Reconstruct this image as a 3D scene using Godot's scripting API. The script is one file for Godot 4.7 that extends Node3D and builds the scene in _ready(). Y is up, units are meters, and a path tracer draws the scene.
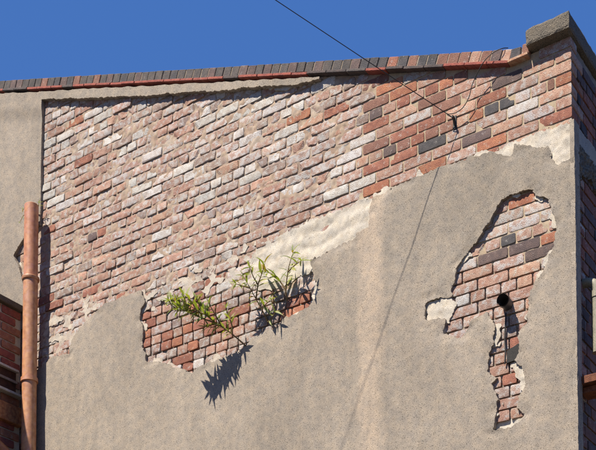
extends Node3D
# Gable end of an old brick building seen from below: spalled brickwork, broken cement render,
# brick-on-edge verge, kneeler stone, soil pipe, cable and self-sown shrubs.
# World: gable wall in the plane z = 0 (facing +z), corner at x = 0, side wall in the plane x = 0 (facing +x).

const CAM := Vector3(2.7306, 1.6, 7.2025)
const FOCAL := 1159.0            # in photograph pixels
const PRINCIPAL := Vector2(298, 819)
const YAW := 34.5
const PITCH := 3.0
const COURSE := 0.0815           # height of one brick course
const HEADER_Y := 6.972          # centre of one header course
const TONE := Color(0.815, 0.815, 0.815)
const SUN := Vector3(-0.28, 1.55, 1.0)

var cam_basis: Basis
var rng := RandomNumberGenerator.new()
var nz := FastNoiseLite.new()    # general noise, frequency 1
var M := {}                      # materials
var building: Node3D

func _ready() -> void:
	rng.seed = 7
	nz.seed = 3; nz.frequency = 1.0; nz.noise_type = FastNoiseLite.TYPE_SIMPLEX_SMOOTH; nz.fractal_type = FastNoiseLite.FRACTAL_NONE
	view_and_light()
	make_materials()
	build_ground()
	build_building()
	build_annexe()
	build_soil_pipe()
	build_side_fittings()
	build_outlet()
	build_cables()
	build_plants()

# ------------------------------------------------------------------ camera, sky, sun
func view_and_light() -> void:
	var cam := Camera3D.new(); cam.name = "camera"
	cam.position = CAM
	cam.rotation_degrees = Vector3(PITCH, YAW, 0)
	cam.projection = Camera3D.PROJECTION_FRUSTUM
	cam.near = 0.1; cam.far = 2000.0
	cam.size = 2.0 * 225.0 / FOCAL * cam.near
	cam.frustum_offset = Vector2(298.0 - PRINCIPAL.x, PRINCIPAL.y - 225.0) / FOCAL * cam.near
	add_child(cam)
	cam.current = true
	cam_basis = Basis.from_euler(Vector3(deg_to_rad(PITCH), deg_to_rad(YAW), 0))
	var env := Environment.new()
	env.background_mode = Environment.BG_SKY
	var sm := ProceduralSkyMaterial.new()
	sm.sky_top_color = Color(0.193, 0.33, 0.551)
	sm.sky_horizon_color = Color(0.358, 0.478, 0.647)
	sm.sky_curve = 0.16
	sm.ground_bottom_color = Color(0.30, 0.28, 0.25)
	sm.ground_horizon_color = Color(0.45, 0.45, 0.44)
	sm.sun_angle_max = 1.0
	sm.sky_energy_multiplier = 1.0
	var sky := Sky.new(); sky.sky_material = sm
	env.sky = sky
	env.tonemap_mode = Environment.TONE_MAPPER_LINEAR
	env.tonemap_exposure = 1.9
	env.sdfgi_enabled = true; env.ssao_enabled = true; env.ssil_enabled = true
	var we := WorldEnvironment.new(); we.name = "world_environment"; we.environment = env
	add_child(we)
	var sun := DirectionalLight3D.new(); sun.name = "sun"
	sun.light_energy = 1.6
	sun.light_color = Color(1.0, 0.955, 0.89)
	sun.light_angular_distance = 0.5
	sun.shadow_enabled = true
	add_child(sun)
	sun.look_at_from_position(SUN * 20.0, Vector3.ZERO, Vector3.UP)

# a photograph pixel on the plane z = const or x = const
func ray(px: float, py: float) -> Vector3:
	return cam_basis * Vector3((px - PRINCIPAL.x) / FOCAL, -(py - PRINCIPAL.y) / FOCAL, -1.0)
func on_z(px: float, py: float, z := 0.0) -> Vector3:
	var d := ray(px, py)
	return CAM + d * ((z - CAM.z) / d.z)
func on_x(px: float, py: float, x := 0.0) -> Vector3:
	var d := ray(px, py)
	return CAM + d * ((x - CAM.x) / d.x)
func to_px(p: Vector3) -> Vector2:
	var q := cam_basis.transposed() * (p - CAM)
	return PRINCIPAL + Vector2(q.x, -q.y) / -q.z * FOCAL
func wall_poly(a: Array, z := 0.0) -> PackedVector2Array:
	var r := PackedVector2Array()
	for i in range(0, a.size(), 2):
		var p := on_z(a[i], a[i + 1], z)
		r.append(Vector2(p.x, p.y))
	return r
func side_poly(a: Array, x := 0.0) -> PackedVector2Array:
	var r := PackedVector2Array()
	for i in range(0, a.size(), 2):
		var p := on_x(a[i], a[i + 1], x)
		r.append(Vector2(-p.z, p.y))
	return r

# ------------------------------------------------------------------ bookkeeping
func tag(o: Node, label: String, category: String, group := "") -> void:
	o.set_meta("label", label); o.set_meta("category", category)
	if group != "": o.set_meta("group", group)
func thing(called: String, at: Vector3, label: String, category: String, group := "") -> Node3D:
	var o := Node3D.new(); o.name = called; o.position = at
	add_child(o, true); tag(o, label, category, group)
	return o
func part(called: String, mesh: Mesh, m: Material, parent: Node, at := Transform3D.IDENTITY) -> MeshInstance3D:
	var o := MeshInstance3D.new(); o.name = called; o.mesh = mesh
	if m: o.material_override = m
	o.transform = at
	o.cast_shadow = GeometryInstance3D.SHADOW_CASTING_SETTING_ON
	parent.add_child(o, true)
	return o

# ------------------------------------------------------------------ materials
func srgb(r: int, g: int, b: int) -> Color:
	return Color(r / 255.0, g / 255.0, b / 255.0)
func lin(r: int, g: int, b: int) -> Color:
	return srgb(r, g, b).srgb_to_linear()

func noise_img(size: int, freq: float, seed_: int, oct := 4) -> PackedByteArray:
	var n := FastNoiseLite.new(); n.seed = seed_; n.frequency = freq
	n.noise_type = FastNoiseLite.TYPE_SIMPLEX_SMOOTH
	n.fractal_type = FastNoiseLite.FRACTAL_FBM; n.fractal_octaves = oct
	var im := n.get_seamless_image(size, size, false, false, 0.12, true)
	im.convert(Image.FORMAT_L8)
	return im.get_data()

func tex_from(data: PackedByteArray, size: int, fmt := Image.FORMAT_RGB8) -> ImageTexture:
	var im := Image.create_from_data(size, size, false, fmt, data)
	im.generate_mipmaps()
	return ImageTexture.create_from_image(im)

# brick skin: two clay tones, residue of limewash over part of it, dark pits
func brick_texture(c0: Color, c1: Color, cw: Color, cover: float, seed_: int, na: PackedByteArray, nb: PackedByteArray, nc: PackedByteArray) -> ImageTexture:
	var s := 512
	var out := PackedByteArray(); out.resize(s * s * 3)
	var r := RandomNumberGenerator.new(); r.seed = seed_
	var off := r.randi() % (s * s)
	var off2 := r.randi() % (s * s)
	for i in s * s:
		var a := na[(i + off) % (s * s)] / 255.0
		var b := nb[(i + off2) % (s * s)] / 255.0
		var c := nc[i] / 255.0
		var col := c0.lerp(c1, clampf((a - 0.5) * 2.4 + 0.5, 0.0, 1.0))
		var w := clampf((b * 0.72 + c * 0.28 - (1.0 - cover)) * 4.5, 0.0, 1.0) * (0.72 + 0.28 * a)
		col = col.lerp(cw, w)
		var k := 0.90 + 0.20 * c
		if c < 0.27: k *= 0.72
		out[i * 3] = int(clampf(col.r * k, 0, 1) * 255)
		out[i * 3 + 1] = int(clampf(col.g * k, 0, 1) * 255)
		out[i * 3 + 2] = int(clampf(col.b * k, 0, 1) * 255)
	return tex_from(out, s)

# cement render: sand-coloured, peppered with dark pits and pale grit
func grit_textures(base: Color, pits: int, pale: int, seed_: int) -> Array:
	var s := 1024
	var n1 := noise_img(s, 0.012, seed_, 5)
	var n2 := noise_img(s, 0.16, seed_ + 1, 3)
	var out := PackedByteArray(); out.resize(s * s * 3)
	var hgt := PackedByteArray(); hgt.resize(s * s)
	for i in s * s:
		var a := n1[i] / 255.0 - 0.5
		var b := n2[i] / 255.0 - 0.5
		var k := 1.0 + a * 0.16 + b * 0.40
		out[i * 3] = int(clampf(base.r * k, 0, 1) * 255)
		out[i * 3 + 1] = int(clampf(base.g * k * (1.0 - a * 0.03), 0, 1) * 255)
		out[i * 3 + 2] = int(clampf(base.b * k * (1.0 - a * 0.08), 0, 1) * 255)
		hgt[i] = int(clampf(0.5 + a * 0.25 + b * 0.9, 0, 1) * 255)
	var r := RandomNumberGenerator.new(); r.seed = seed_
	for d in pits + pale:
		var x := r.randi() % s
		var y := r.randi() % s
		var rad := r.randf_range(0.6, 1.8) if d < pits else r.randf_range(0.8, 1.9)
		var sx := r.randf_range(0.7, 1.6)
		var t := r.randf_range(0.35, 0.75) if d < pits else r.randf_range(1.12, 1.38)
		for yy in range(-3, 4):
			for xx in range(-4, 5):
				if (xx / sx) * (xx / sx) + yy * yy > rad * rad: continue
				var i := ((y + yy + s) % s) * s + ((x + xx + s) % s)
				for c in 3: out[i * 3 + c] = mini(255, int(out[i * 3 + c] * t))
				hgt[i] = 20 if d < pits else 235
	return [tex_from(out, s), tex_from(hgt, s, Image.FORMAT_L8)]

func plain(c: Color, rough := 0.9, metal := 0.0) -> StandardMaterial3D:
	var m := StandardMaterial3D.new()
	m.albedo_color = c; m.roughness = rough; m.metallic = metal
	m.vertex_color_use_as_albedo = true
	return m
func tri(m: StandardMaterial3D, t: Texture2D, scale: float, bump: Texture2D = null, bump_scale := 0.3) -> StandardMaterial3D:
	m.albedo_texture = t
	m.albedo_color = m.albedo_color * TONE
	m.uv1_triplanar = true; m.uv1_world_triplanar = true
	m.uv1_scale = Vector3.ONE * scale
	m.uv1_triplanar_sharpness = 6.0
	if bump:
		m.heightmap_enabled = true; m.heightmap_texture = bump; m.heightmap_scale = bump_scale
	return m

func make_materials() -> void:
	var na := noise_img(512, 0.018, 11, 5)
	var nb := noise_img(512, 0.022, 12, 5)
	var nc := noise_img(512, 0.14, 13, 3)
	var bump := tex_from(nc, 512, Image.FORMAT_L8)
	var flat_ := PackedByteArray(); flat_.resize(512 * 512); flat_.fill(128)
	var white := srgb(206, 201, 197)
	var defs := {
		"pink": [srgb(202, 164, 146), srgb(182, 139, 122), white, 0.49],
		"washed": [srgb(200, 168, 153), srgb(182, 144, 129), srgb(212, 209, 208), 0.57],
		"white": [srgb(206, 180, 166), srgb(190, 158, 144), srgb(216, 214, 213), 0.64],
		"bright": [srgb(220, 214, 208), srgb(206, 194, 186), srgb(230, 229, 228), 0.58],
		"red": [srgb(182, 122, 100), srgb(160, 104, 88), white, 0.38],
		"orange": [srgb(200, 136, 104), srgb(182, 118, 94), white, 0.38],
		"brown": [srgb(150, 108, 94), srgb(164, 120, 104), white, 0.36],
		"purple": [srgb(110, 94, 93), srgb(126, 106, 102), white, 0.33],
		"blue": [srgb(82, 81, 86), srgb(100, 96, 99), white, 0.29],
		"grey": [srgb(182, 160, 150), srgb(168, 144, 134), srgb(204, 200, 198), 0.54],
		"salmon": [srgb(214, 176, 154), srgb(198, 152, 130), srgb(214, 206, 196), 0.48],
		"engineering": [srgb(92, 88, 88), srgb(110, 102, 99), srgb(190, 184, 178), 0.26],
		"tile": [srgb(188, 104, 88), srgb(164, 90, 80), srgb(196, 164, 152), 0.34],
	}
	var s := 20
	for k in defs:
		var d: Array = defs[k]
		var m := plain(Color.WHITE, 0.93)
		m.albedo_texture = brick_texture(d[0], d[1], d[2], d[3], s, na, nb, nc)
		m.heightmap_enabled = true; m.heightmap_texture = bump; m.heightmap_scale = 0.25
		m.albedo_color = TONE
		m.resource_name = "brick_" + k
		M["brick_" + k] = m
		s += 1
	var g := grit_textures(srgb(202, 191, 177), 11000, 2600, 41)
	M.render = tri(plain(Color.WHITE, 0.96), g[0], 0.86, g[1], 0.08)
	var g2 := grit_textures(srgb(226, 219, 206), 1500, 2600, 57)
	M.coat = tri(plain(Color.WHITE, 0.95), g2[0], 0.8, g2[1], 0.10)
	M.mortar = tri(plain(Color.WHITE, 0.97), g2[0], 1.3, g2[1], 0.15)
	var g3 := grit_textures(srgb(150, 142, 130), 9000, 6000, 77)
	M.stone = tri(plain(Color.WHITE, 0.95), g3[0], 0.7, g3[1], 0.6)
	M.pipe = tri(plain(srgb(255, 255, 255), 0.5), brick_texture(srgb(226, 168, 122), srgb(196, 136, 98), srgb(214, 160, 142), 0.5, 91, na, nb, flat_), 1.3, bump, 0.05)
	M.metal = plain(srgb(38, 36, 36), 0.6)
	M.rubber = plain(srgb(16, 16, 17), 0.55)
	M.plastic = plain(srgb(58, 58, 60), 0.5)
	M.timber = tri(plain(Color.WHITE, 0.8), brick_texture(srgb(206, 138, 88), srgb(168, 102, 64), srgb(206, 156, 116), 0.35, 95, na, nb, nc), 2.0, bump, 0.2)
	M.cream = tri(plain(srgb(255, 255, 255), 0.6), brick_texture(srgb(168, 164, 142), srgb(150, 148, 130), srgb(176, 172, 154), 0.4, 96, na, nb, nc), 1.5)
	M.paint = tri(plain(srgb(255, 255, 255), 0.7), brick_texture(srgb(226, 222, 214), srgb(200, 194, 184), srgb(236, 233, 228), 0.4, 97, na, nb, nc), 1.5)
	M.bark = plain(srgb(116, 96, 62), 0.9)
	M.leaf = plain(Color.WHITE, 0.62)
	M.leaf.backlight_enabled = true; M.leaf.backlight = Color(0.85, 0.9, 0.45)
	M.ground = tri(plain(srgb(150, 147, 142), 0.95), g3[0], 0.25, g3[1], 0.4)
	M.slate = tri(plain(srgb(140, 143, 150), 0.85), g3[0], 1.6, g3[1], 0.3)
	M.dark = plain(srgb(30, 27, 26), 0.95)

# ------------------------------------------------------------------ mesh helpers
func box_to(st: SurfaceTool, lo: Vector3, hi: Vector3, col := Color.WHITE, bev := 0.0) -> void:
	var b := minf(bev, minf(hi.x - lo.x, minf(hi.y - lo.y, hi.z - lo.z)) * 0.4)
	var faces := [[0, 1, 2, 1], [0, 1, 2, -1], [1, 2, 0, 1], [1, 2, 0, -1], [2, 0, 1, 1], [2, 0, 1, -1]]
	var quad := func(a: Vector3, b2: Vector3, c: Vector3, d: Vector3):
		var n := (c - a).cross(b2 - a).normalized()
		if n.dot((a + c) * 0.5 - (lo + hi) * 0.5) < 0:
			var t := b2; b2 = d; d = t
			n = -n
		st.set_color(col); st.set_normal(n)
		for p in [a, b2, c, a, c, d]: st.add_vertex(p)
	for f in faces:
		var n_ax: int = f[2]
		var u: int = f[0]
		var v: int = f[1]
		var sgn: int = f[3]
		var pts := []
		for k in [[0, 0], [1, 0], [1, 1], [0, 1]]:
			var p := Vector3.ZERO
			p[u] = hi[u] - b if k[0] else lo[u] + b
			p[v] = hi[v] - b if k[1] else lo[v] + b
			p[n_ax] = hi[n_ax] if sgn > 0 else lo[n_ax]
			pts.append(p)
		quad.call(pts[0], pts[1], pts[2], pts[3])
	if b > 0.0:
		for ax in 3:
			var u := (ax + 1) % 3
			var v := (ax + 2) % 3
			for su in [0, 1]:
				for sv in [0, 1]:
					var a := Vector3.ZERO; var c := Vector3.ZERO
					a[u] = hi[u] if su else lo[u]
					a[v] = (hi[v] - b) if sv else (lo[v] + b)
					c[u] = (hi[u] - b) if su else (lo[u] + b)
					c[v] = hi[v] if sv else lo[v]
					var a2 := a; var c2 := c
					a[ax] = lo[ax] + b; c[ax] = lo[ax] + b
					a2[ax] = hi[ax] - b; c2[ax] = hi[ax] - b
					quad.call(a, a2, c2, c)
		for k in 8:
			var sg := [k & 1, (k >> 1) & 1, (k >> 2) & 1]
			var pts := []
			for ax in 3:
				var p := Vector3.ZERO
				for q in 3:
					var inset := 0.0 if q == ax else b
					p[q] = (hi[q] - inset) if sg[q] else (lo[q] + inset)
				pts.append(p)
			var n: Vector3 = (pts[2] - pts[0]).cross(pts[1] - pts[0]).normalized()
			if n.dot(pts[0] - (lo + hi) * 0.5) < 0:
				n = -n; pts.reverse()
			st.set_color(col); st.set_normal(n)
			for p in pts: st.add_vertex(p)
func box_mesh(lo: Vector3, hi: Vector3, bev := 0.004, col := Color.WHITE) -> ArrayMesh:
	var st := SurfaceTool.new(); st.begin(Mesh.PRIMITIVE_TRIANGLES)
	box_to(st, lo, hi, col, bev)
	return st.commit()

# a tube swept along points; radii one per point (or one for all)
func tube_to(st: SurfaceTool, pts: Array, radii: Array, sides := 8, caps := true, col := Color.WHITE) -> void:
	var n := pts.size()
	var rings := []
	var ref := Vector3(0.31, 0.77, 0.55)
	for i in n:
		var a: Vector3 = pts[maxi(i - 1, 0)]
		var b: Vector3 = pts[mini(i + 1, n - 1)]
		var t := (b - a).normalized()
		var u := (ref - t * ref.dot(t)).normalized()
		ref = u
		var v := t.cross(u)
		var r: float = radii[i] if radii.size() > 1 else radii[0]
		var ring := []
		for k in sides:
			var an := TAU * k / sides
			var d := u * cos(an) + v * sin(an)
			ring.append([pts[i] + d * r, d])
		rings.append(ring)
	st.set_color(col)
	for i in n - 1:
		for k in sides:
			var k2 := (k + 1) % sides
			for q in [[i, k], [i + 1, k], [i + 1, k2], [i, k], [i + 1, k2], [i, k2]]:
				st.set_normal(rings[q[0]][q[1]][1])
				st.add_vertex(rings[q[0]][q[1]][0])
	if caps:
		for e in [0, n - 1]:
			var c: Vector3 = pts[e]
			var nn: Vector3 = (pts[0] - pts[1]).normalized() if e == 0 else (pts[n - 1] - pts[n - 2]).normalized()
			for k in sides:
				st.set_normal(nn)
				var tri3 := [c, rings[e][k][0], rings[e][(k + 1) % sides][0]]
				if (tri3[2] - tri3[0]).cross(tri3[1] - tri3[0]).dot(nn) < 0: tri3.reverse()
				for p in tri3: st.add_vertex(p)
func tube_mesh(pts: Array, radii: Array, sides := 8, caps := true, col := Color.WHITE) -> ArrayMesh:
	var st := SurfaceTool.new(); st.begin(Mesh.PRIMITIVE_TRIANGLES)
	tube_to(st, pts, radii, sides, caps, col)
	return st.commit()
func smooth_line(pts: Array, per := 6) -> Array:
	var r := []
	for i in pts.size() - 1:
		var p0: Vector3 = pts[maxi(i - 1, 0)]
		var p1: Vector3 = pts[i]
		var p2: Vector3 = pts[i + 1]
		var p3: Vector3 = pts[mini(i + 2, pts.size() - 1)]
		for k in per:
			r.append(p1.cubic_interpolate(p2, p0, p3, float(k) / per))
	r.append(pts[-1])
	return r

# one worn brick: face of w x h round (0, 0), front near z = 0, body back to z = -d; wear 0..1
func brick_to(st: SurfaceTool, at: Vector3, w: float, h: float, d: float, wear: float, tint: Color, solid_right := false) -> void:
	var nx := 7 if w > 0.15 else 4
	var ny := 3
	var xs := [-w / 2, -w / 2 + 0.009]
	for i in range(1, nx - 2): xs.append(lerpf(-w / 2 + 0.009, w / 2 - 0.009, float(i) / (nx - 2)))
	xs.append(w / 2 - 0.009); xs.append(w / 2)
	var ys := [-h / 2, -h / 2 + 0.010, h / 2 - 0.010, h / 2]
	var so := Vector2(rng.randf() * 500.0, rng.randf() * 500.0)
	var tilt := Vector2(rng.randf_range(-1, 1) * 0.008 * (0.3 + wear), rng.randf_range(-1.0, 0.35) * 0.085 * (0.25 + wear))
	var uvo := Vector2(rng.randf(), rng.randf())
	var amp := 0.0008 + 0.0030 * wear
	var grid := []
	for j in ny + 1:
		var row := []
		for i in nx + 1:
			var x: float = xs[i]
			var y: float = ys[j]
			var n1 := nz.get_noise_2d(so.x + x * 16.0, so.y + y * 16.0)
			var n2 := nz.get_noise_2d(so.y + x * 55.0, so.x + y * 55.0)
			var z := n1 * amp + n2 * amp * 0.6 + x * tilt.x + y * tilt.y
			var ex := i == 0 or i == nx
			var ey := j == 0 or j == ny
			if ex or ey:
				z -= 0.0008 + wear * (0.002 if j == 0 and not ex else 0.006) * absf(n2 + 0.3)
				var inx := (0.0006 + wear * 0.0048 * maxf(0.0, n2 + 0.15)) * (2.2 if ex and ey else 1.0) + (0.002 if ex and ey else 0.0)
				if ex: x -= signf(x) * inx
				if ey: y -= signf(y) * inx * 0.9 + n1 * 0.0012
				if ex and ey: z -= wear * 0.004
			row.append(Vector3(x, y, z))
		grid.append(row)
	# a chipped corner or a spalled face now and then
	if rng.randf() < 0.10 + wear * 0.25:
		var ci := 0 if rng.randf() < 0.5 else nx
		var cj := 0 if rng.randf() < 0.6 else ny
		for j in ny + 1:
			for i in nx + 1:
				var v: Vector3 = grid[j][i]
				var q: Vector3 = grid[cj][ci]
				var k := clampf(1.0 - Vector2(v.x - q.x, v.y - q.y).length() / rng.randf_range(0.035, 0.07), 0.0, 1.0)
				v.z -= k * 0.016
				grid[j][i] = v
	var idx := func(i: int, j: int): return grid[j][i] as Vector3
	st.set_color(tint)
	st.set_smooth_group(-1 if rng.randf() < wear * 0.75 else 0)
	var put := func(v: Vector3):
		st.set_uv(Vector2(v.x, -v.y) * 1.6 + uvo + Vector2(v.z, v.z) * 0.8)
		st.add_vertex(v + at)
	for j in ny:
		for i in nx:
			var a: Vector3 = grid[j][i]
			var b: Vector3 = grid[j][i + 1]
			var c: Vector3 = grid[j + 1][i + 1]
			var e: Vector3 = grid[j + 1][i]
			if (i + j) % 2:
				for v in [a, c, b, a, e, c]: put.call(v)
			else:
				for v in [a, e, b, b, e, c]: put.call(v)
	var loop := []
	for i in nx: loop.append(idx.call(i, 0))
	for j in ny: loop.append(idx.call(nx, j))
	for i in nx: loop.append(idx.call(nx - i, ny))
	for j in ny: loop.append(idx.call(0, ny - j))
	st.set_smooth_group(1)
	for k in loop.size():
		var a: Vector3 = loop[k]
		var b: Vector3 = loop[(k + 1) % loop.size()]
		var a2 := Vector3(a.x, a.y, -d)
		var b2 := Vector3(b.x, b.y, -d)
		for v in [a, b, a2, b, b2, a2]: put.call(v)

# ------------------------------------------------------------------ sheets of render, cut out of a grid by a field
class Field:
	var nx: int
	var ny: int
	var x0: float
	var y0: float
	var cell: float
	var f: PackedFloat32Array
	func at(x: float, y: float) -> float:
		var i := clampi(roundi((x - x0) / cell), 0, nx - 1)
		var j := clampi(roundi((y - y0) / cell), 0, ny - 1)
		return f[j * nx + i]

func new_field(x0: float, y0: float, x1: float, y1: float, cell: float) -> Field:
	var F := Field.new()
	F.cell = cell; F.x0 = x0; F.y0 = y0
	F.nx = ceili((x1 - x0) / cell) + 1; F.ny = ceili((y1 - y0) / cell) + 1
	F.f.resize(F.nx * F.ny); F.f.fill(-0.12)
	return F

func poly_dist(p: Vector2, poly: PackedVector2Array) -> float:
	var best := 1e9
	var n := poly.size()
	var a := poly[n - 1]
	for i in n:
		var b := poly[i]
		var ab := b - a
		var t := clampf((p - a).dot(ab) / maxf(ab.length_squared(), 1e-9), 0.0, 1.0)
		best = minf(best, p.distance_squared_to(a + ab * t))
		a = b
	best = sqrt(best)
	return best if Geometry2D.is_point_in_polygon(p, poly) else -best

# join (or cut out) a polygon; rough is the raggedness of its outline in metres
func field_poly(F: Field, poly: PackedVector2Array, rough := 0.0, cut := false, seed_ := 0.0, most := 1.0) -> void:
	var B := 8
	var reach := F.cell * B * 0.75 + 0.12
	for bj in range(0, F.ny, B):
		for bi in range(0, F.nx, B):
			var c := Vector2(F.x0 + (bi + B * 0.5) * F.cell, F.y0 + (bj + B * 0.5) * F.cell)
			var dc := poly_dist(c, poly)
			var far := absf(dc) > reach
			if far and ((dc < 0) != cut) and not cut: continue
			if far and cut and dc < 0: continue
			for j in range(bj, mini(bj + B, F.ny)):
				for i in range(bi, mini(bi + B, F.nx)):
					var v := signf(dc) * 0.12
					if not far or most < 1.0:
						var p := Vector2(F.x0 + i * F.cell, F.y0 + j * F.cell)
						v = minf(poly_dist(p, poly), most)
						if rough > 0.0:
							if most < 1.0: v += (nz.get_noise_2d(p.x * 6.0 + seed_, p.y * 9.0) * 0.95 + nz.get_noise_2d(p.x * 20.0, p.y * 24.0 + seed_) * 0.35 + nz.get_noise_2d(p.x * 50.0, p.y * 50.0 - seed_) * 0.12) * rough
							else: v += (nz.get_noise_2d(p.x * 7.0 + seed_, p.y * 7.0) * 0.6 + nz.get_noise_2d(p.x * 22.0, p.y * 22.0 + seed_) * 0.55 + nz.get_noise_2d(p.x * 50.0, p.y * 50.0 - seed_) * 0.45) * rough
						v = clampf(v, -0.12, 0.12)
					var k := j * F.nx + i
					F.f[k] = minf(F.f[k], -v) if cut else maxf(F.f[k], v)

# z_of(x, y) front height, col_of(x, y) linear vertex colour; skip(x, y) leaves out buried cells
func sheet(F: Field, z_of: Callable, col_of: Callable, z_back: float, bevel: float, skip = null) -> ArrayMesh:
	var V := PackedVector3Array(); var N := PackedVector3Array(); var C := PackedColorArray(); var I := PackedInt32Array()
	var map := PackedInt32Array(); map.resize(F.nx * F.ny); map.fill(-1)
	var zs := PackedFloat32Array(); zs.resize(F.nx * F.ny); zs.fill(-99.0)
	var gz := func(i: int, j: int) -> float:
		i = clampi(i, 0, F.nx - 1); j = clampi(j, 0, F.ny - 1)
		var k := j * F.nx + i
		if zs[k] < -90.0: zs[k] = z_of.call(F.x0 + i * F.cell, F.y0 + j * F.cell)
		return zs[k]
	var vert := func(i: int, j: int) -> int:
		var k := j * F.nx + i
		if map[k] < 0:
			var x := F.x0 + i * F.cell
			var y := F.y0 + j * F.cell
			map[k] = V.size()
			V.append(Vector3(x, y, gz.call(i, j)))
			N.append(Vector3(gz.call(i - 1, j) - gz.call(i + 1, j), gz.call(i, j - 1) - gz.call(i, j + 1), 2.0 * F.cell).normalized())
			C.append(col_of.call(x, y))
		return map[k]
	var ci := [0, 1, 1, 0]
	var cj := [0, 0, 1, 1]
	for j in F.ny - 1:
		for i in F.nx - 1:
			var k := j * F.nx + i
			var fv := [F.f[k], F.f[k + 1], F.f[k + F.nx + 1], F.f[k + F.nx]]
			if fv[0] <= 0 and fv[1] <= 0 and fv[2] <= 0 and fv[3] <= 0: continue
			if skip != null and skip.call(F.x0 + i * F.cell, F.y0 + j * F.cell): continue
			if fv[0] > 0 and fv[1] > 0 and fv[2] > 0 and fv[3] > 0:
				var a: int = vert.call(i, j)
				var b: int = vert.call(i + 1, j)
				var c: int = vert.call(i + 1, j + 1)
				var d: int = vert.call(i, j + 1)
				I.append_array([a, c, b, a, d, c])
				continue
			var loop := []
			var exit_i := -1
			var segs := []
			var first_entry := -1
			for q in 4:
				var r := (q + 1) % 4
				if fv[q] > 0: loop.append(vert.call(i + ci[q], j + cj[q]))
				if (fv[q] > 0) != (fv[r] > 0):
					var t: float = fv[q] / (fv[q] - fv[r])
					var x := F.x0 + (i + lerpf(ci[q], ci[r], t)) * F.cell
					var y := F.y0 + (j + lerpf(cj[q], cj[r], t)) * F.cell
					var z := lerpf(gz.call(i + ci[q], j + cj[q]), gz.call(i + ci[r], j + cj[r]), t) - bevel
					var id := V.size()
					V.append(Vector3(x, y, z)); N.append(Vector3(0, 0, 1)); C.append(col_of.call(x, y))
					loop.append(id)
					if fv[q] > 0: exit_i = id
					else:
						if exit_i >= 0: segs.append([exit_i, id]); exit_i = -1
						else: first_entry = id
			if exit_i >= 0 and first_entry >= 0: segs.append([exit_i, first_entry])
			for q in range(1, loop.size() - 1): I.append_array([loop[0], loop[q + 1], loop[q]])
			for sgm in segs:
				var a: Vector3 = V[sgm[0]]
				var b: Vector3 = V[sgm[1]]
				var nn := Vector3(b.y - a.y, a.x - b.x, 0).normalized()
				var mid := Vector3(F.x0 + (i + 0.5) * F.cell, F.y0 + (j + 0.5) * F.cell, 0)
				var o := V.size()
				var under := nn * nz.get_noise_2d(a.x * 30.0, a.y * 30.0) * 0.004
				var under2 := nn * nz.get_noise_2d(b.x * 30.0, b.y * 30.0) * 0.004
				V.append(a); V.append(b); V.append(Vector3(b.x, b.y, z_back) + under2); V.append(Vector3(a.x, a.y, z_back) + under)
				# outward normal points away from the filled corner
				var inside := Vector2.ZERO
				for q in 4:
					if fv[q] > 0: inside += Vector2(ci[q] - 0.5, cj[q] - 0.5)
				if nn.x * inside.x + nn.y * inside.y > 0: nn = -nn
				for q in 4:
					N.append(nn); C.append(C[sgm[0]])
				I.append_array([o, o + 1, o + 2, o, o + 2, o + 3])
	var arr := []; arr.resize(Mesh.ARRAY_MAX)
	arr[Mesh.ARRAY_VERTEX] = V; arr[Mesh.ARRAY_NORMAL] = N; arr[Mesh.ARRAY_COLOR] = C; arr[Mesh.ARRAY_INDEX] = I
	var m := ArrayMesh.new()
	m.add_surface_from_arrays(Mesh.PRIMITIVE_TRIANGLES, arr)
	return m

# ------------------------------------------------------------------ ground
func build_ground() -> void:
	var st := SurfaceTool.new(); st.begin(Mesh.PRIMITIVE_TRIANGLES)
	st.set_normal(Vector3.UP); st.set_color(Color.WHITE)
	for v in [Vector3(-400, 0, -400), Vector3(400, 0, -400), Vector3(400, 0, 400), Vector3(-400, 0, -400), Vector3(400, 0, 400), Vector3(-400, 0, 400)]: st.add_vertex(v)
	var g := part("ground", st.commit(), M.ground, self)
	g.set_meta("kind", "structure")
	tag(g, "dark asphalt yard at the foot of the gable wall", "ground")

# ------------------------------------------------------------------ the building
var verge0: Vector3      # underside of the verge tiles at the left, on the front of the tiles
var verge1: Vector3
const PROUD := 0.05

func verge_y(x: float) -> float:
	return verge0.y + (verge1.y - verge0.y) * (x - verge0.x) / (verge1.x - verge0.x)

# how weathered the brickwork is at a point of the gable (0 repointed, sharp; 1 spalled)
func wear_at(x: float, y: float) -> float:
	var k := smoothstep(-1.45, -1.95, x + 0.25 * (6.9 - y) + nz.get_noise_2d(x * 2.0, y * 2.0) * 0.12)
	var p := to_px(Vector3(x, y, 0))
	if p.x < 330 and p.y > 290 and p.x > 140: k = 0.55
	if p.x > 440 and p.y > 190: k = 0.30
	return clampf(k, 0.06, 1.0)

func white_at(x: float, y: float) -> float:
	var p := to_px(Vector3(x, y, 0))
	var w := 0.76 - 0.50 * smoothstep(180.0, 245.0, p.y + (p.x - 200.0) * -0.10)
	if p.x > 372: w = 0.10
	if p.x < 95 and p.y < 230: w += 0.08
	if p.x > 440 and p.y > 190: w = 0.30
	if p.y > 290 and p.x > 140 and p.x < 330: w = 0.12
	if p.y > 305 and p.x < 100: w = 0.75
	if p.x > 140 and p.x < 260 and p.y > 255 and p.y < 300: w = 0.55
	return clampf(w + nz.get_noise_2d(x * 1.3 + 9.0, y * 1.3) * 0.22, 0.0, 0.9)

func pick(ws: Array) -> String:
	var tot := 0.0
	for i in range(1, ws.size(), 2): tot += ws[i]
	var r := rng.randf() * tot
	for i in range(0, ws.size(), 2):
		r -= ws[i + 1]
		if r <= 0: return ws[i]
	return ws[0]

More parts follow.
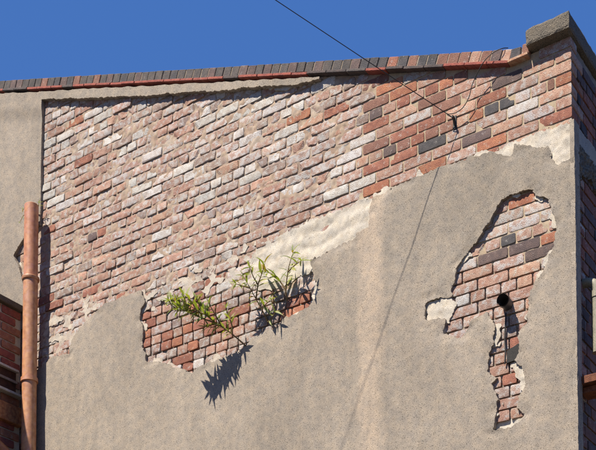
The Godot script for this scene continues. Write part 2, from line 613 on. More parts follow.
var notable := [ # photograph pixel on the brick, kind
	[519, 81, "blue"], [486, 109, "blue"], [502, 103, "blue"], [469, 141, "purple"], [503, 128, "brown"], [471, 118, "orange"],
	[512, 111, "brown"], [447, 103, "brown"], [371, 107, "brown"], [382, 113, "brown"], [370, 120, "purple"], [418, 105, "brown"], [423, 125, "red"],
	[394, 139, "red"], [394, 150, "purple"], [408, 144, "brown"], [424, 137, "red"], [437, 131, "brown"], [423, 148, "blue"], [372, 150, "brown"],
	[410, 120, "white"], [365, 142, "bright"], [553, 71, "salmon"], [561, 78, "orange"], [554, 92, "salmon"], [537, 100, "bright"], [523, 89, "grey"], [533, 84, "washed"],
	[480, 97, "red"], [490, 122, "washed"], [455, 128, "salmon"], [484, 148, "orange"], [520, 120, "salmon"], [535, 112, "white"], [555, 104, "washed"],
	[518, 206, "orange"], [533, 211, "white"], [498, 221, "white"], [489, 234, "white"], [518, 227, "white"], [514, 240, "blue"], [484, 260, "purple"],
	[518, 250, "purple"], [534, 256, "purple"], [498, 267, "washed"], [474, 279, "salmon"], [547, 242, "orange"], [520, 272, "salmon"], [480, 295, "pink"], [528, 238, "washed"],
	[89, 239, "purple"], [110, 229, "grey"], [50, 203, "bright"], [60, 208, "bright"], [166, 231, "bright"], [166, 250, "bright"], [300, 112, "orange"], [310, 108, "orange"],
	[70, 120, "orange"], [300, 300, "orange"], [293, 302, "red"], [298, 308, "orange"], [172, 330, "red"], [163, 337, "red"], [185, 328, "orange"], [172, 345, "orange"],
	[200, 325, "red"], [207, 333, "orange"], [215, 330, "red"], [65, 137, "bright"], [90, 135, "bright"], [53, 145, "bright"], [98, 120, "bright"],
]

var render_field: Field
var coat_field: Field

func build_building() -> void:
	verge0 = on_z(0, 90.7, PROUD); verge1 = on_z(507, 63.0, PROUD)
	building = Node3D.new(); building.name = "brick_building"; add_child(building)
	tag(building, "old brick building whose rendered gable end has lost half its cement render", "building")
	# ---- shell: thick gable wall and side wall behind the brick skin, and the roof
	var xl := -9.0
	var st := SurfaceTool.new(); st.begin(Mesh.PRIMITIVE_TRIANGLES)
	prism(st, [Vector2(xl, 0), Vector2(-0.03, 0), Vector2(-0.03, 7.245), Vector2(verge1.x, verge1.y + 0.005), Vector2(xl, verge_y(xl) + 0.005)], -0.02, -0.45)
	var core := part("wall_core", st.commit(), M.mortar, building)

	st = SurfaceTool.new(); st.begin(Mesh.PRIMITIVE_TRIANGLES)
	box_to(st, Vector3(-0.40, 0, -7.0), Vector3(-0.02, 7.245, -0.45), Color(0.5, 0.45, 0.42))
	part("wall_core", st.commit(), M.mortar, building)
	st = SurfaceTool.new(); st.begin(Mesh.PRIMITIVE_TRIANGLES)
	prism(st, [Vector2(xl, verge_y(xl) - 0.10), Vector2(-0.02, verge_y(-0.02) - 0.10), Vector2(-0.02, verge_y(-0.02) - 0.03), Vector2(xl, verge_y(xl) - 0.03)], -0.45, -7.0)
	part("roof", st.commit(), M.slate, building)
	# ---- render: where it still hangs
	var F := new_field(-6.2, 4.15, 0.045, 9.60, 0.012)
	render_field = F
	var main := wall_poly([38, 500, 38, 371, 44, 367, 54, 358, 70.5, 354.6, 75.5, 337, 89, 321, 107, 305, 125, 298, 142, 291, 147, 303, 143, 310, 142, 320, 145, 330, 143, 341, 147, 354,
		147, 362, 160, 362, 170, 366, 180, 369, 194, 374, 202, 367, 217, 361, 231, 356, 242, 351, 247, 347, 254, 341, 259, 337, 271, 331, 281, 329, 284, 320, 298, 315,
		311, 307, 318, 295, 319.6, 289, 314, 273.5, 311, 265, 312, 262, 326, 253, 338, 248, 356, 240, 358, 234, 371, 228, 372, 215, 371, 205, 376, 198, 391, 191, 400, 186,
		420, 178, 446, 167, 471, 158, 494, 154, 512, 158, 516, 147, 530, 148, 549, 149, 552, 160, 560, 166, 569, 162, 574, 158, 590, 150, 590, 500])
	field_poly(F, main, 0.016)
	field_poly(F, wall_poly([-60, 40, 46, 40, 44.6, 100, 42.8, 207, 41.5, 226, 30, 234, 24, 242, 15.6, 257, 21, 268, 25, 285, 26, 330, -60, 330]), 0.003, false, 5.0)
	field_poly(F, wall_poly([-60, 50, 330, 50, 327, 76, 322, 81.5, 300, 87, 270, 89, 225, 93, 200, 94, 150, 97.8, 120, 98.5, 90, 100.5, 45, 101.6, -60, 104]), 0.010, false, 9.0)
	field_poly(F, wall_poly([505, 201, 512, 196, 534, 191, 537, 196, 548, 200, 551, 208, 556, 218, 558, 234, 553, 253, 547, 266, 543, 273, 537, 284, 530, 298, 528, 324, 519, 333, 521, 347, 517, 362,
		523, 369, 525.5, 387, 520, 398, 519, 409, 528, 415, 521, 424, 510, 429, 494, 431, 497, 413, 499, 400, 494, 384, 499, 378, 488, 373, 490, 353, 494, 347, 497, 329, 488, 313, 472, 322,
		470, 328, 463, 339, 444, 334, 450, 318, 427, 323, 427, 303, 453, 297, 452, 290, 461, 263, 470, 253, 484, 234, 491.5, 223, 499, 208]), 0.014, true, 3.0)
	# straight edges: the verge above, the building's corner on the right
	for j in F.ny:
		var y := F.y0 + j * F.cell
		for i in F.nx:
			var x := F.x0 + i * F.cell
			var k := j * F.nx + i
			F.f[k] = minf(F.f[k], minf(verge_y(x) - 0.022 + nz.get_noise_2d(x * 9.0, 4.0) * 0.006 - y, 0.026 - x))
	var z_render := func(x: float, y: float) -> float:
		var z := 0.031 + nz.get_noise_2d(x * 1.1, y * 1.1) * 0.006 + nz.get_noise_2d(x * 4.0 + 3.0, y * 4.0) * 0.0010 + nz.get_noise_2d(x * 21.0, y * 21.0 + 7.0) * 0.0004
		var ed := F.at(x, y)
		if ed < 0.07 and x > -5.0 and verge_y(x) - y > 0.35: z -= (0.07 - ed) / 0.07 * 0.010 * clampf(nz.get_noise_2d(x * 4.5 + 70.0, y * 4.5) * 2.0, 0.0, 1.0)
		if x < -1.9: z += 0.014 * smoothstep(0.30, 0.16, verge_y(x) - y)
		return z
	var sx0 := on_z(360, 300).x
	var sx1 := on_z(384, 300).x
	var col_render := func(x: float, y: float) -> Color:
		var n := nz.get_noise_2d(x * 0.9, y * 0.5) * 0.5 + nz.get_noise_2d(x * 3.5, y * 1.6 + 4.0) * 0.35 + nz.get_noise_2d(x * 13.0, y * 9.0) * 0.09 + nz.get_noise_2d(x * 45.0, y * 45.0) * 0.16
		var c := Color(0.735, 0.72, 0.70) * (0.97 + n * 0.22)
		var edge := nz.get_noise_2d(x * 5.0, y * 2.0 + 30.0) * 0.05 + nz.get_noise_2d(x * 17.0, y * 9.0 + 30.0) * 0.025
		# a paler run of wash down the wall with fainter ones beside it, and greyer cement to its right
		var band := smoothstep(sx0 - 0.03, sx0 + 0.03, x + edge * 0.6) * (1.0 - smoothstep(sx1 - 0.04, sx1 + 0.04, x + edge * 0.6))
		c = c.lerp(Color(0.97, 0.90, 0.83) * (1.0 + n * 0.12), band * 0.85)
		var runs := maxf(0.0, nz.get_noise_2d(x * 7.0 + 200.0, y * 0.35)) * (0.5 + nz.get_noise_2d(x * 20.0, y * 3.0))
		c = c.lerp(Color(0.90, 0.87, 0.82), clampf(runs * 0.6, 0.0, 0.16))
		var drip := maxf(0.0, nz.get_noise_2d(x * 11.0 + 300.0, y * 0.5) - 0.15) * (0.6 + nz.get_noise_2d(x * 26.0, y * 6.0))
		c = c.lerp(Color(0.50, 0.49, 0.47), clampf(drip * 0.6, 0.0, 0.18))
		var grey := smoothstep(sx1, sx1 + 0.10, x + edge) * smoothstep(5.3, 6.3, y + x * 0.1 + edge * 5.0)
		c = c.lerp(Color(0.62, 0.615, 0.60) * (1.0 + n * 0.22), grey * 0.85)
		c.a = 1.0
		return c
	var rp := part("cement_render", sheet(F, z_render, col_render, -0.006, 0.004), M.render, building)
	rp.set_meta("label", "sand-coloured gritty cement render with broken edges")
	# render below the frame, down to the ground
	st = SurfaceTool.new(); st.begin(Mesh.PRIMITIVE_TRIANGLES)
	box_to(st, Vector3(xl, 0.002, -0.019), Vector3(0.026, 4.158, 0.027), Color(0.75, 0.735, 0.71))
	part("cement_render", st.commit(), M.render, building)
	st = SurfaceTool.new(); st.begin(Mesh.PRIMITIVE_TRIANGLES)
	prism(st, [Vector2(xl, 4.17), Vector2(-6.21, 4.17), Vector2(-6.21, verge_y(-6.21)), Vector2(xl, verge_y(xl))], 0.027, -0.019)
	part("cement_render", st.commit(), M.render, building)
	# ---- pale base coat left on the bricks where the render came away
	var G := new_field(F.x0, F.y0, 0.045, 9.60, 0.012)
	coat_field = G
	for j in F.ny:
		for i in F.nx:
			var k := j * F.nx + i
			if F.f[k] > -0.1 and F.f[k] < 0.08:
				var x := F.x0 + i * F.cell
				var y := F.y0 + j * F.cell
				var n := nz.get_noise_2d(x * 4.0 + 50.0, y * 4.0)
				var m := nz.get_noise_2d(x * 15.0 + 50.0, y * 15.0)
				if y > 8.2 or x < -4.98: continue
				G.f[k] = F.f[k] - 0.010 + maxf(0.0, n) * 0.075 + m * 0.022
	var solid := wall_poly([258, 244, 275, 239, 288, 232, 310, 221, 336, 213, 363, 201, 376, 197, 378, 232, 357, 244, 338, 254, 326, 260, 318, 270, 308, 273, 290, 283, 272, 290, 258, 290, 252, 280, 250, 262])
	field_poly(G, solid, 0.022, false, 2.0)
	field_poly(G, wall_poly([143, 312, 148, 300, 165, 287, 187, 276, 206, 266, 230, 257, 255, 246, 255, 285, 235, 290, 215, 292, 195, 290, 172, 300]), 0.075, false, 12.0, -0.012)
	field_poly(G, wall_poly([44, 330, 56, 318, 72, 312, 95, 302, 110, 306, 92, 322, 80, 340, 72, 356, 44, 370]), 0.075, false, 15.0, -0.012)
	field_poly(G, wall_poly([494, 152, 520, 140, 545, 131, 566, 124, 571, 126, 574, 175, 560, 172, 549, 160, 517, 156, 512, 164, 500, 160]), 0.02, false, 17.0)
	field_poly(G, wall_poly([427, 303, 452, 298, 457, 305, 449, 322, 437, 318, 428, 323]), 0.012, false, 19.0)
	for k in G.f.size():
		var x := G.x0 + (k % G.nx) * G.cell
		G.f[k] = minf(G.f[k], 0.010 - x)
	var g_a := on_z(262, 262)
	var g_b := on_z(372, 214)
	var z_coat := func(x: float, y: float) -> float:
		var z := 0.009 + nz.get_noise_2d(x * 3.0 + 20.0, y * 3.0) * 0.005 + nz.get_noise_2d(x * 14.0, y * 14.0 + 7.0) * 0.0022 + nz.get_noise_2d(x * 40.0, y * 40.0) * 0.0006
		if x < g_a.x - 0.05: z = 0.0045 + (z - 0.009) * 0.7
		if x > g_a.x - 0.1 and x < g_b.x + 0.1:   # trowelled ridges along the courses
			z += sin((y - 6.4) / COURSE * TAU * 0.7 + nz.get_noise_2d(x * 2.0, 3.0) * 2.5) * 0.0022
		return z
	var col_coat := func(x: float, y: float) -> Color:
		var n := nz.get_noise_2d(x * 6.0 + 80.0, y * 9.0) * 0.6 + nz.get_noise_2d(x * 22.0, y * 26.0 + 40.0) * 0.5
		var c := Color(0.95, 0.935, 0.91)
		c = c.lerp(Color(0.66, 0.62, 0.57), clampf(n * 1.1, 0, 0.8))
		if x < -2.75: c = c.lerp(Color(0.78, 0.71, 0.68), clampf(0.5 + n, 0.2, 0.9))
		return c
	var buried := func(x: float, y: float) -> bool: return F.at(x + 0.007, y + 0.007) > 0.05
	var cp := part("base_coat", sheet(G, z_coat, col_coat, -0.008, 0.002, buried), M.coat, building)
	cp.set_meta("label", "cream base coat left on the bricks along the torn edge of the render")
	# ---- gable brick skin
	build_gable_bricks(F)
	build_side_wall()
	build_verge()

func prism(st: SurfaceTool, poly: Array, z1: float, z0: float, col := Color.WHITE) -> void:
	var pv := PackedVector2Array(poly)
	var idx := Geometry2D.triangulate_polygon(pv)
	st.set_color(col)
	for e in [[z1, 1.0], [z0, -1.0]]:
		st.set_normal(Vector3(0, 0, e[1]))
		for i in range(0, idx.size(), 3):
			var t := [idx[i], idx[i + 1], idx[i + 2]]
			var a := pv[t[0]]; var b := pv[t[1]]; var c := pv[t[2]]
			var ccw := (b - a).cross(c - a) > 0
			if ccw == (e[1] > 0): t = [t[0], t[2], t[1]]
			for q in t: st.add_vertex(Vector3(pv[q].x, pv[q].y, e[0]))
	var area := 0.0
	for i in pv.size(): area += pv[i].cross(pv[(i + 1) % pv.size()])
	for i in pv.size():
		var a := pv[i]; var b := pv[(i + 1) % pv.size()]
		var n := Vector3(b.y - a.y, a.x - b.x, 0).normalized() * signf(area)
		st.set_normal(n)
		var q := [Vector3(a.x, a.y, z1), Vector3(b.x, b.y, z1), Vector3(b.x, b.y, z0), Vector3(a.x, a.y, z0)]
		var order := [0, 1, 2, 0, 2, 3] if area > 0 else [0, 2, 1, 0, 3, 2]
		for k in order: st.add_vertex(q[k])

# cells of a course from the corner outwards: [distance from the corner, length, header?]
func course_cells(k: int, reach: float) -> Array:
	var out := []
	var m := posmod(k, 4)            # 2 = header course
	var x := 0.0
	var P := 0.2335
	if m == 2:
		out.append([0.0, P * 0.5, true]); x = P * 0.5
		out.append([x, P * 0.25, true]); x += P * 0.25
		while x < reach:
			out.append([x, P * 0.5, true]); x += P * 0.5
	else:
		if m == 0:
			out.append([0.0, P * 0.5, true]); x = P * 0.5
		while x < reach:
			out.append([x, P, false]); x += P
	return out

func build_gable_bricks(F: Field) -> void:
	# mortar bed
	var Q := new_field(-5.35, 4.75, -0.004, 9.60, 0.0125)
	Q.f.fill(0.1)
	for k in Q.f.size():
		var x := Q.x0 + (k % Q.nx) * Q.cell
		var y := Q.y0 + (k / Q.nx) * Q.cell
		Q.f[k] = minf(0.1, minf(verge_y(x) + 0.003 - y if x < verge1.x else 0.1, minf(-0.006 - x, 7.245 - y if x > verge1.x else 0.1)))
	var z_m := func(x: float, y: float) -> float:
		var w := wear_at(x, y)
		var px := to_px(Vector3(x, y, 0))
		var deep := -0.012 if (px.x > 140 and px.x < 330 and px.y > 292) or (px.x > 440 and px.y > 265) else 0.0
		return deep + lerpf(-0.0058, -0.0050, w) + (nz.get_noise_2d(x * 4.0, y * 4.0) * 0.0055 + nz.get_noise_2d(x * 18.0, y * 18.0) * 0.004 + nz.get_noise_2d(x * 40.0, y * 40.0) * 0.0012) * w + nz.get_noise_2d(x * 30.0, y * 30.0) * 0.0012
	var col_m := func(x: float, y: float) -> Color:
		var w := wear_at(x, y)
		var n := nz.get_noise_2d(x * 4.0 + 12.0, y * 4.0) * 0.5 + nz.get_noise_2d(x * 16.0, y * 16.0 + 3.0) * 0.5
		var c := Color(0.76, 0.66, 0.52).lerp(Color(0.68, 0.56, 0.48), clampf(w, 0, 1))
		c = c.lerp(Color(0.84, 0.79, 0.76), clampf(n, 0.0, 0.7) * w)
		c = c.lerp(Color(0.52, 0.36, 0.30), clampf(-n, 0.0, 0.6) * w)
		var p := to_px(Vector3(x, y, 0))
		if p.x < 325 and p.x > 140 and p.y > 292.0 + n * 10.0: c = Color(0.48, 0.465, 0.455) * (1.0 + n * 0.35)
		if p.x > 440 and p.y > 262.0 + n * 8.0: c = c.lerp(Color(0.40, 0.38, 0.36), 0.7)
		c.a = 1.0
		return c
	var buried := func(x: float, y: float) -> bool: return F.at(x + 0.01, y + 0.01) > 0.06
	var wall := part("gable_wall", sheet(Q, z_m, col_m, -0.03, 0.0, buried), M.mortar, building)
	wall.set_meta("label", "gable brickwork in red, whitened and blue-black bricks")
	# every brick that the render leaves open
	var list := []
	var named := []
	for a in notable:
		var p := on_z(a[0], a[1]); named.append([Vector2(p.x, p.y), a[2]])
	var k0 := floori((4.8 - HEADER_Y) / COURSE)
	var k1 := ceili((9.4 - HEADER_Y) / COURSE)
	for k in range(k0, k1 + 1):
		var yc := HEADER_Y + k * COURSE
		var yj := rng.randf_range(-0.0015, 0.0015)
		var cells := []
		for c in course_cells(2 - k, 5.3):
			var at := to_px(Vector3(-c[0] - c[1] * 0.5, yc, 0))
			var half: bool = c[1] > 0.2 and at.x > 140 and at.x < 330 and at.y > 288 and rng.randf() < 0.75
			if half:
				var f := rng.randf_range(0.44, 0.56)
				cells.append([c[0], c[1] * f, true]); cells.append([c[0] + c[1] * f, c[1] * (1.0 - f), true])
			else: cells.append(c)
		for c in cells:
			var joint := lerpf(0.0105, 0.0080, wear_at(-c[0], yc))
			var x1: float = -c[0] - (0.0 if c[0] == 0.0 else joint * 0.5)
			var x0: float = -(c[0] + c[1]) + joint * 0.5
			var w := x1 - x0
			var xc := (x0 + x1) * 0.5
			if (xc < verge1.x + 0.12 and yc + COURSE * 0.5 > verge_y(minf(xc, verge1.x)) + 0.03) or (x1 > verge1.x and yc + COURSE * 0.5 > 7.262): continue
			var open := false
			for q in 5:
				for r in 3:
					if F.at(lerpf(x0, x1, q / 4.0), yc + (r - 1) * 0.035) < 0.03: open = true
			if not open: continue
			var wear := clampf(wear_at(xc, yc) + rng.randf_range(-0.15, 0.15), 0.05, 1.0)
			var wh := white_at(xc, yc)
			var p := to_px(Vector3(xc, yc, 0))
			var kind := ""
			for a in named:
				var v: Vector2 = a[0]
				if v.x > x0 - 0.004 and v.x < x1 + 0.004 and absf(v.y - yc) < COURSE * 0.5: kind = a[1]
			if kind == "":
				if rng.randf() < wh: kind = pick(["white", 0.46, "washed", 0.40, "bright", 0.30 if p.y < 205 else 0.05, "grey", 0.14])
				elif p.x > 372 and p.y < 200: kind = pick(["salmon", 0.30, "pink", 0.34, "red", 0.26, "brown", 0.14, "orange", 0.10, "purple", 0.04, "washed", 0.12])
				elif p.y > 290 and p.x < 330: kind = pick(["pink", 0.35, "red", 0.25, "grey", 0.22, "washed", 0.2, "orange", 0.06])
				else: kind = pick(["pink", 0.55, "washed", 0.42, "grey", 0.14, "salmon", 0.10, "red", 0.06])
			var t := rng.randf_range(0.80, 0.98) + nz.get_noise_2d(xc * 1.7, yc * 1.7 + 60.0) * 0.08
			var tint := Color(minf(1.0, t * rng.randf_range(0.98, 1.02)), t, t * rng.randf_range(0.96, 1.02))
			var d := 0.215 if c[2] else 0.105
			if c[0] > 0.0: d = 0.05
			var out_z := rng.randf_range(-0.001, 0.0015) + wear * rng.randf_range(-0.0025, 0.0025)
			if rng.randf() < 0.10 * wear + 0.02: out_z += rng.randf_range(0.003, 0.009)
			if c[0] == 0.0: out_z = 0.0
			var hh := COURSE - lerpf(0.0105, 0.0075, wear) - wear * rng.randf_range(0.0, 0.003)
			var area := (to_px(Vector3(x0, yc, 0)) - to_px(Vector3(x1, yc, 0))).length() * (to_px(Vector3(xc, yc - 0.035, 0)).y - to_px(Vector3(xc, yc + 0.035, 0)).y)
			# how much of it stays bare
			var bare := 0
			for q in 5:
				for r in 3:
					if F.at(lerpf(x0, x1, q / 4.0), yc + (r - 1) * 0.03) < 0.0: bare += 1
			if p.x < 38 and p.y > 200: bare = 1
			list.append({"at": Vector3(xc, yc + yj + rng.randf_range(-0.002, 0.002) * wear, out_z), "w": w, "h": hh, "d": d, "wear": wear, "kind": kind, "tint": tint, "area": area * bare / 15.0})
	list.sort_custom(func(a, b): return a.area > b.area)
	print("gable bricks ", list.size(), " smallest own ", list[mini(299, list.size() - 1)].area)
	lay(list, wall, 230)

func lay(list: Array, wall: Node3D, own: int) -> void:
	var rest := {}
	for i in list.size():
		var b: Dictionary = list[i]
		if i < own:
			var st := SurfaceTool.new(); st.begin(Mesh.PRIMITIVE_TRIANGLES)
			brick_to(st, Vector3.ZERO, b.w, b.h, b.d, b.wear, b.tint)
			st.generate_normals()
			part("brick", st.commit(), M["brick_" + b.kind], wall, Transform3D(Basis.IDENTITY, b.at))
		else:
			if not rest.has(b.kind):
				rest[b.kind] = SurfaceTool.new(); rest[b.kind].begin(Mesh.PRIMITIVE_TRIANGLES)
			brick_to(rest[b.kind], b.at, b.w, b.h, b.d, b.wear, b.tint)
	if rest.size():
		var am := ArrayMesh.new()
		for k in rest:
			rest[k].generate_normals()
			rest[k].set_material(M["brick_" + k])
			rest[k].commit(am)
		var o := part("brickwork", am, null, wall)
		o.set_meta("kind", "stuff")

# ------------------------------------------------------------------ side wall (own axes: x runs back along -z, z points out along +x)
func build_side_wall() -> void:
	var turn := Transform3D(Basis(Vector3.UP, PI / 2), Vector3.ZERO)
	var Q := new_field(0.004, 3.9, 1.7, 7.25, 0.03)
	Q.f.fill(0.1)
	for k in Q.f.size():
		Q.f[k] = minf(0.1, minf((k % Q.nx) * Q.cell - 0.004, 7.23 - (Q.y0 + (k / Q.nx) * Q.cell)))
	var z_m := func(x: float, y: float) -> float: return -0.011 + nz.get_noise_2d(x * 22.0, y * 22.0) * 0.003
	var col_m := func(x: float, y: float) -> Color:
		var n := nz.get_noise_2d(x * 9.0, y * 9.0)
		return Color(0.42, 0.39, 0.37) * (1.0 + n * 0.3)
	var wall := part("side_wall", sheet(Q, z_m, col_m, -0.03, 0.0), M.mortar, building, turn)
	wall.set_meta("label", "side wall of dark purple and brown bricks")
	# the rest of that wall, out of view
	part("wall_skin", box_mesh(Vector3(1.7, 0.01, -0.019), Vector3(6.99, 7.23, -0.003), 0.0, Color(0.3, 0.22, 0.2)), M.mortar, wall)
	part("wall_skin", box_mesh(Vector3(0.03, 0.01, -0.019), Vector3(1.7, 3.9, -0.003), 0.0, Color(0.3, 0.22, 0.2)), M.mortar, wall)
	var list := []
	var k0 := floori((4.0 - HEADER_Y) / COURSE)
	var k1 := ceili((7.2 - HEADER_Y) / COURSE)
	for k in range(k0, k1 + 1):
		var yc := HEADER_Y + k * COURSE
		if yc + COURSE * 0.5 > 7.25: continue
		var q := 2 - k
		var m := posmod(q, 4)
		# the quoin brick of the gable fills the first bit of this course
		var x := 0.224 if (m == 2 or m == 0) else 0.1125
		var cells := []
		if m == 2 or m == 0:
			while x < 1.68:
				cells.append([x, 0.2335]); x += 0.2335
		else:
			cells.append([x, 0.06]); x += 0.06
			while x < 1.68:
				cells.append([x, 0.2335 if m == 3 else 0.1168]); x += cells[-1][1]
		for c in cells:
			var kind := pick(["purple", 0.30, "brown", 0.48, "blue", 0.08, "red", 0.14])
			var t := rng.randf_range(0.75, 1.0)
			var a := Vector3(0, yc, -c[0]); var b := Vector3(0, yc, -c[0] - c[1])
			var p := to_px(a)
			list.append({"at": Vector3(c[0] + c[1] * 0.5, yc + rng.randf_range(-0.002, 0.002), rng.randf_range(-0.002, 0.002)), "w": c[1] - 0.011, "h": COURSE - 0.012, "d": 0.03, "wear": 0.25,
				"kind": kind, "tint": Color(t, t * 0.97, t), "area": absf(to_px(b).x - p.x) * 9.0 * (1.0 if p.x < 596 else 0.01)})
	# quoin bricks hidden under the render of the gable, seen from this side
	for k in range(k0, k1 + 1):
		var yc := HEADER_Y + k * COURSE
		if yc > 6.72: continue
		var m := posmod(2 - k, 4)
		var w := 0.21 if (m == 2 or m == 0) else 0.10
		list.append({"at": Vector3(w * 0.5 + 0.003, yc, -0.001), "w": w, "h": COURSE - 0.012, "d": 0.03, "wear": 0.25, "kind": pick(["purple", 0.35, "brown", 0.5, "red", 0.15]), "tint": Color(0.88, 0.86, 0.87), "area": 60.0})
	list.sort_custom(func(a, b): return a.area > b.area)
	lay(list, wall, 70)
	# the render turns the corner with a narrow straight edge
	var F := new_field(-0.027, 4.1, 0.30, 6.80, 0.0125)
	field_poly(F, side_poly([571, 470, 570, 175, 571, 140, 577.2, 178, 579, 470], 0.02), 0.005, false, 4.0)
	for k in F.f.size():
		var x := F.x0 + (k % F.nx) * F.cell
		var y := F.y0 + (k / F.nx) * F.cell
		if x < 0.07 and y < 6.66: F.f[k] = maxf(F.f[k], 0.02)
		F.f[k] = minf(F.f[k], x + 0.0265)
	var z_r := func(x: float, y: float) -> float: return 0.0262 + nz.get_noise_2d(x * 20.0, y * 20.0) * 0.002
	var c_r := func(x: float, y: float) -> Color:
		var n := nz.get_noise_2d(x * 14.0, y * 10.0)
		return Color(0.735, 0.72, 0.70) * (1.0 + n * 0.2)
	part("render_return", sheet(F, z_r, c_r, -0.006, 0.002), M.render, wall)
	# grey cement smeared over the courses, and crumbling roughcast under it
	F = new_field(0.0, 6.0, 0.9, 6.9, 0.0125)
	field_poly(F, side_poly([573, 124, 580, 131, 600, 158, 606, 178, 596, 170, 586, 156, 577, 143, 572, 136]), 0.014, false, 6.0)
	part("cement_patch", sheet(F, func(x, y): return 0.012 + nz.get_noise_2d(x * 5.0, y * 5.0) * 0.003, func(x, y): return Color(0.62, 0.64, 0.66), -0.012, 0.003), M.coat, wall)
	F = new_field(0.0, 5.9, 0.9, 6.9, 0.0125)
	field_poly(F, side_poly([571, 134, 577, 145, 588, 160, 604, 180, 604, 205, 592, 188, 585, 178, 581, 176, 577, 186, 572, 190]), 0.035, false, 8.0)
	var z_l := func(x: float, y: float) -> float: return 0.018 + nz.get_noise_2d(x * 14.0, y * 14.0) * 0.013 + nz.get_noise_2d(x * 38.0, y * 38.0) * 0.010
	var c_l := func(x: float, y: float) -> Color:
		var n := nz.get_noise_2d(x * 30.0 + 4.0, y * 30.0)
		return Color(0.95, 0.95, 0.92).lerp(Color(0.35, 0.35, 0.34), clampf(0.4 + n * 0.9, 0, 1))
	part("roughcast", sheet(F, z_l, c_l, -0.012, 0.003), M.stone, wall)

# ------------------------------------------------------------------ verge: creasing tiles and brick-on-edge coping, kneeler stone
func build_verge() -> void:
	var t := (verge1 - verge0).normalized()              # down the slope, to the right
	var up := Vector3(-t.y, t.x, 0)
	var verge := Node3D.new(); verge.name = "verge"; building.add_child(verge)
	var frame := Basis(t, up, Vector3(0, 0, 1))
	var length := (verge1 - verge0).length()
	var x := -1.2
	var i := 0
	var tile_h := 0.021
	while x < length - 0.02:
		var w := rng.randf_range(0.145, 0.20)
		w = minf(w, length - x)
		var kind := pick(["red_tile", 0.64, "dark_tile", 0.36])
		var z := PROUD + rng.randf_range(-0.006, 0.004)
		var o := part("verge_tile", box_mesh(Vector3(0.0015, 0, -0.20), Vector3(w - 0.0015, tile_h + rng.randf_range(-0.003, 0.0), z), 0.003), M["brick_tile"] if kind == "red_tile" else M["brick_engineering"], verge, Transform3D(frame, Vector3(verge0.x, verge0.y, 0) + t * x + up * rng.randf_range(-0.002, 0.002)))
		o.mesh = tinted_box(Vector3(0.0015, 0, -0.20), Vector3(w - 0.0015, tile_h, z), 0.003, (Color(1.0, 1.0, 1.0) if kind == "red_tile" else Color(1.0, 0.9, 0.9)) * rng.randf_range(0.85, 1.1))
		x += w; i += 1
	x = -1.2
	while x < length - 0.03:
		var w := rng.randf_range(0.080, 0.094)
		w = minf(w, length - x)
		var px := to_px(Vector3(verge0.x, verge0.y, 0) + t * x)
		var kind := pick(["engineering", 0.72, "blue", 0.12, "purple", 0.12, "brown", 0.05]) if px.x < 345 else pick(["blue", 0.26, "brown", 0.34, "red", 0.16, "orange", 0.05, "salmon", 0.12, "purple", 0.12])
		var z := 0.030 + rng.randf_range(-0.003, 0.003)
		var h := 0.080 + rng.randf_range(-0.0015, 0.0015)
		var o := part("coping_brick", tinted_box(Vector3(0.0025, 0, -0.19), Vector3(w - 0.0025, h, z), 0.004, Color.WHITE * rng.randf_range(0.8, 1.05)), M["brick_" + kind], verge, Transform3D(frame * Basis(Vector3(0, 0, 1), rng.randf_range(-0.008, 0.008)), Vector3(verge0.x, verge0.y, 0) + t * x + up * (tile_h + 0.004)))
		x += w
	# mortar between the coping bricks
	var bed := box_mesh(Vector3(-1.2, tile_h - 0.001, -0.18), Vector3(length, tile_h + 0.076, 0.0245), 0.0, Color(0.72, 0.64, 0.55))
	part("bed_mortar", bed, M.mortar, verge, Transform3D(frame, Vector3(verge0.x, verge0.y, 0)))
	# level stub that runs up to the kneeler
	var end := Vector3(verge1.x, verge1.y, 0)
	var kx := on_z(526, 45, 0.08).x
	part("verge_tile", tinted_box(Vector3(0.002, 0.0, -0.20), Vector3(kx - end.x - 0.004, tile_h, PROUD), 0.003, Color(1.0, 0.92, 0.80)), M.brick_salmon, verge, Transform3D(Basis.IDENTITY, end + Vector3(0, 0.001, 0)))
	x = 0.006
	var n := 0
	while x < kx - end.x - 0.03:
		var w := minf(0.086, kx - end.x - x)
		part("coping_brick", tinted_box(Vector3(0.004, 0, -0.19), Vector3(w - 0.004, 0.078, 0.03), 0.006, Color.WHITE), M["brick_" + ["blue", "brown", "purple"][n % 3]], verge, Transform3D(Basis(Vector3(0, 0, 1), -0.12), end + Vector3(x, tile_h + 0.005, 0)))
		x += w; n += 1
	part("bed_mortar", box_mesh(Vector3(0.0, tile_h + 0.001, -0.18), Vector3(kx - end.x - 0.004, tile_h + 0.06, 0.018), 0.0, Color(0.72, 0.64, 0.55)), M.mortar, verge, Transform3D(Basis.IDENTITY, end))
	# kneeler stone on the corner and the stone coping behind it
	var lo := on_z(525, 45, 0.08)
	var hi := on_z(567.5, 10, 0.08)
	var y0 := 7.250
	var y1 := 7.374
	var ks := kneeler_mesh(Vector3(lo.x, y0, -0.62), Vector3(hi.x + 0.012, y1, 0.08))
	var kn := part("kneeler_stone", ks, M.stone, building)
	kn.set_meta("label", "weathered grey kneeler stone on the corner")
	for q in 5:
		part("coping_stone", kneeler_mesh(Vector3(lo.x, y0, -1.43 - q * 0.8), Vector3(hi.x + 0.012, y1, -0.63 - q * 0.8)), M.stone, building)

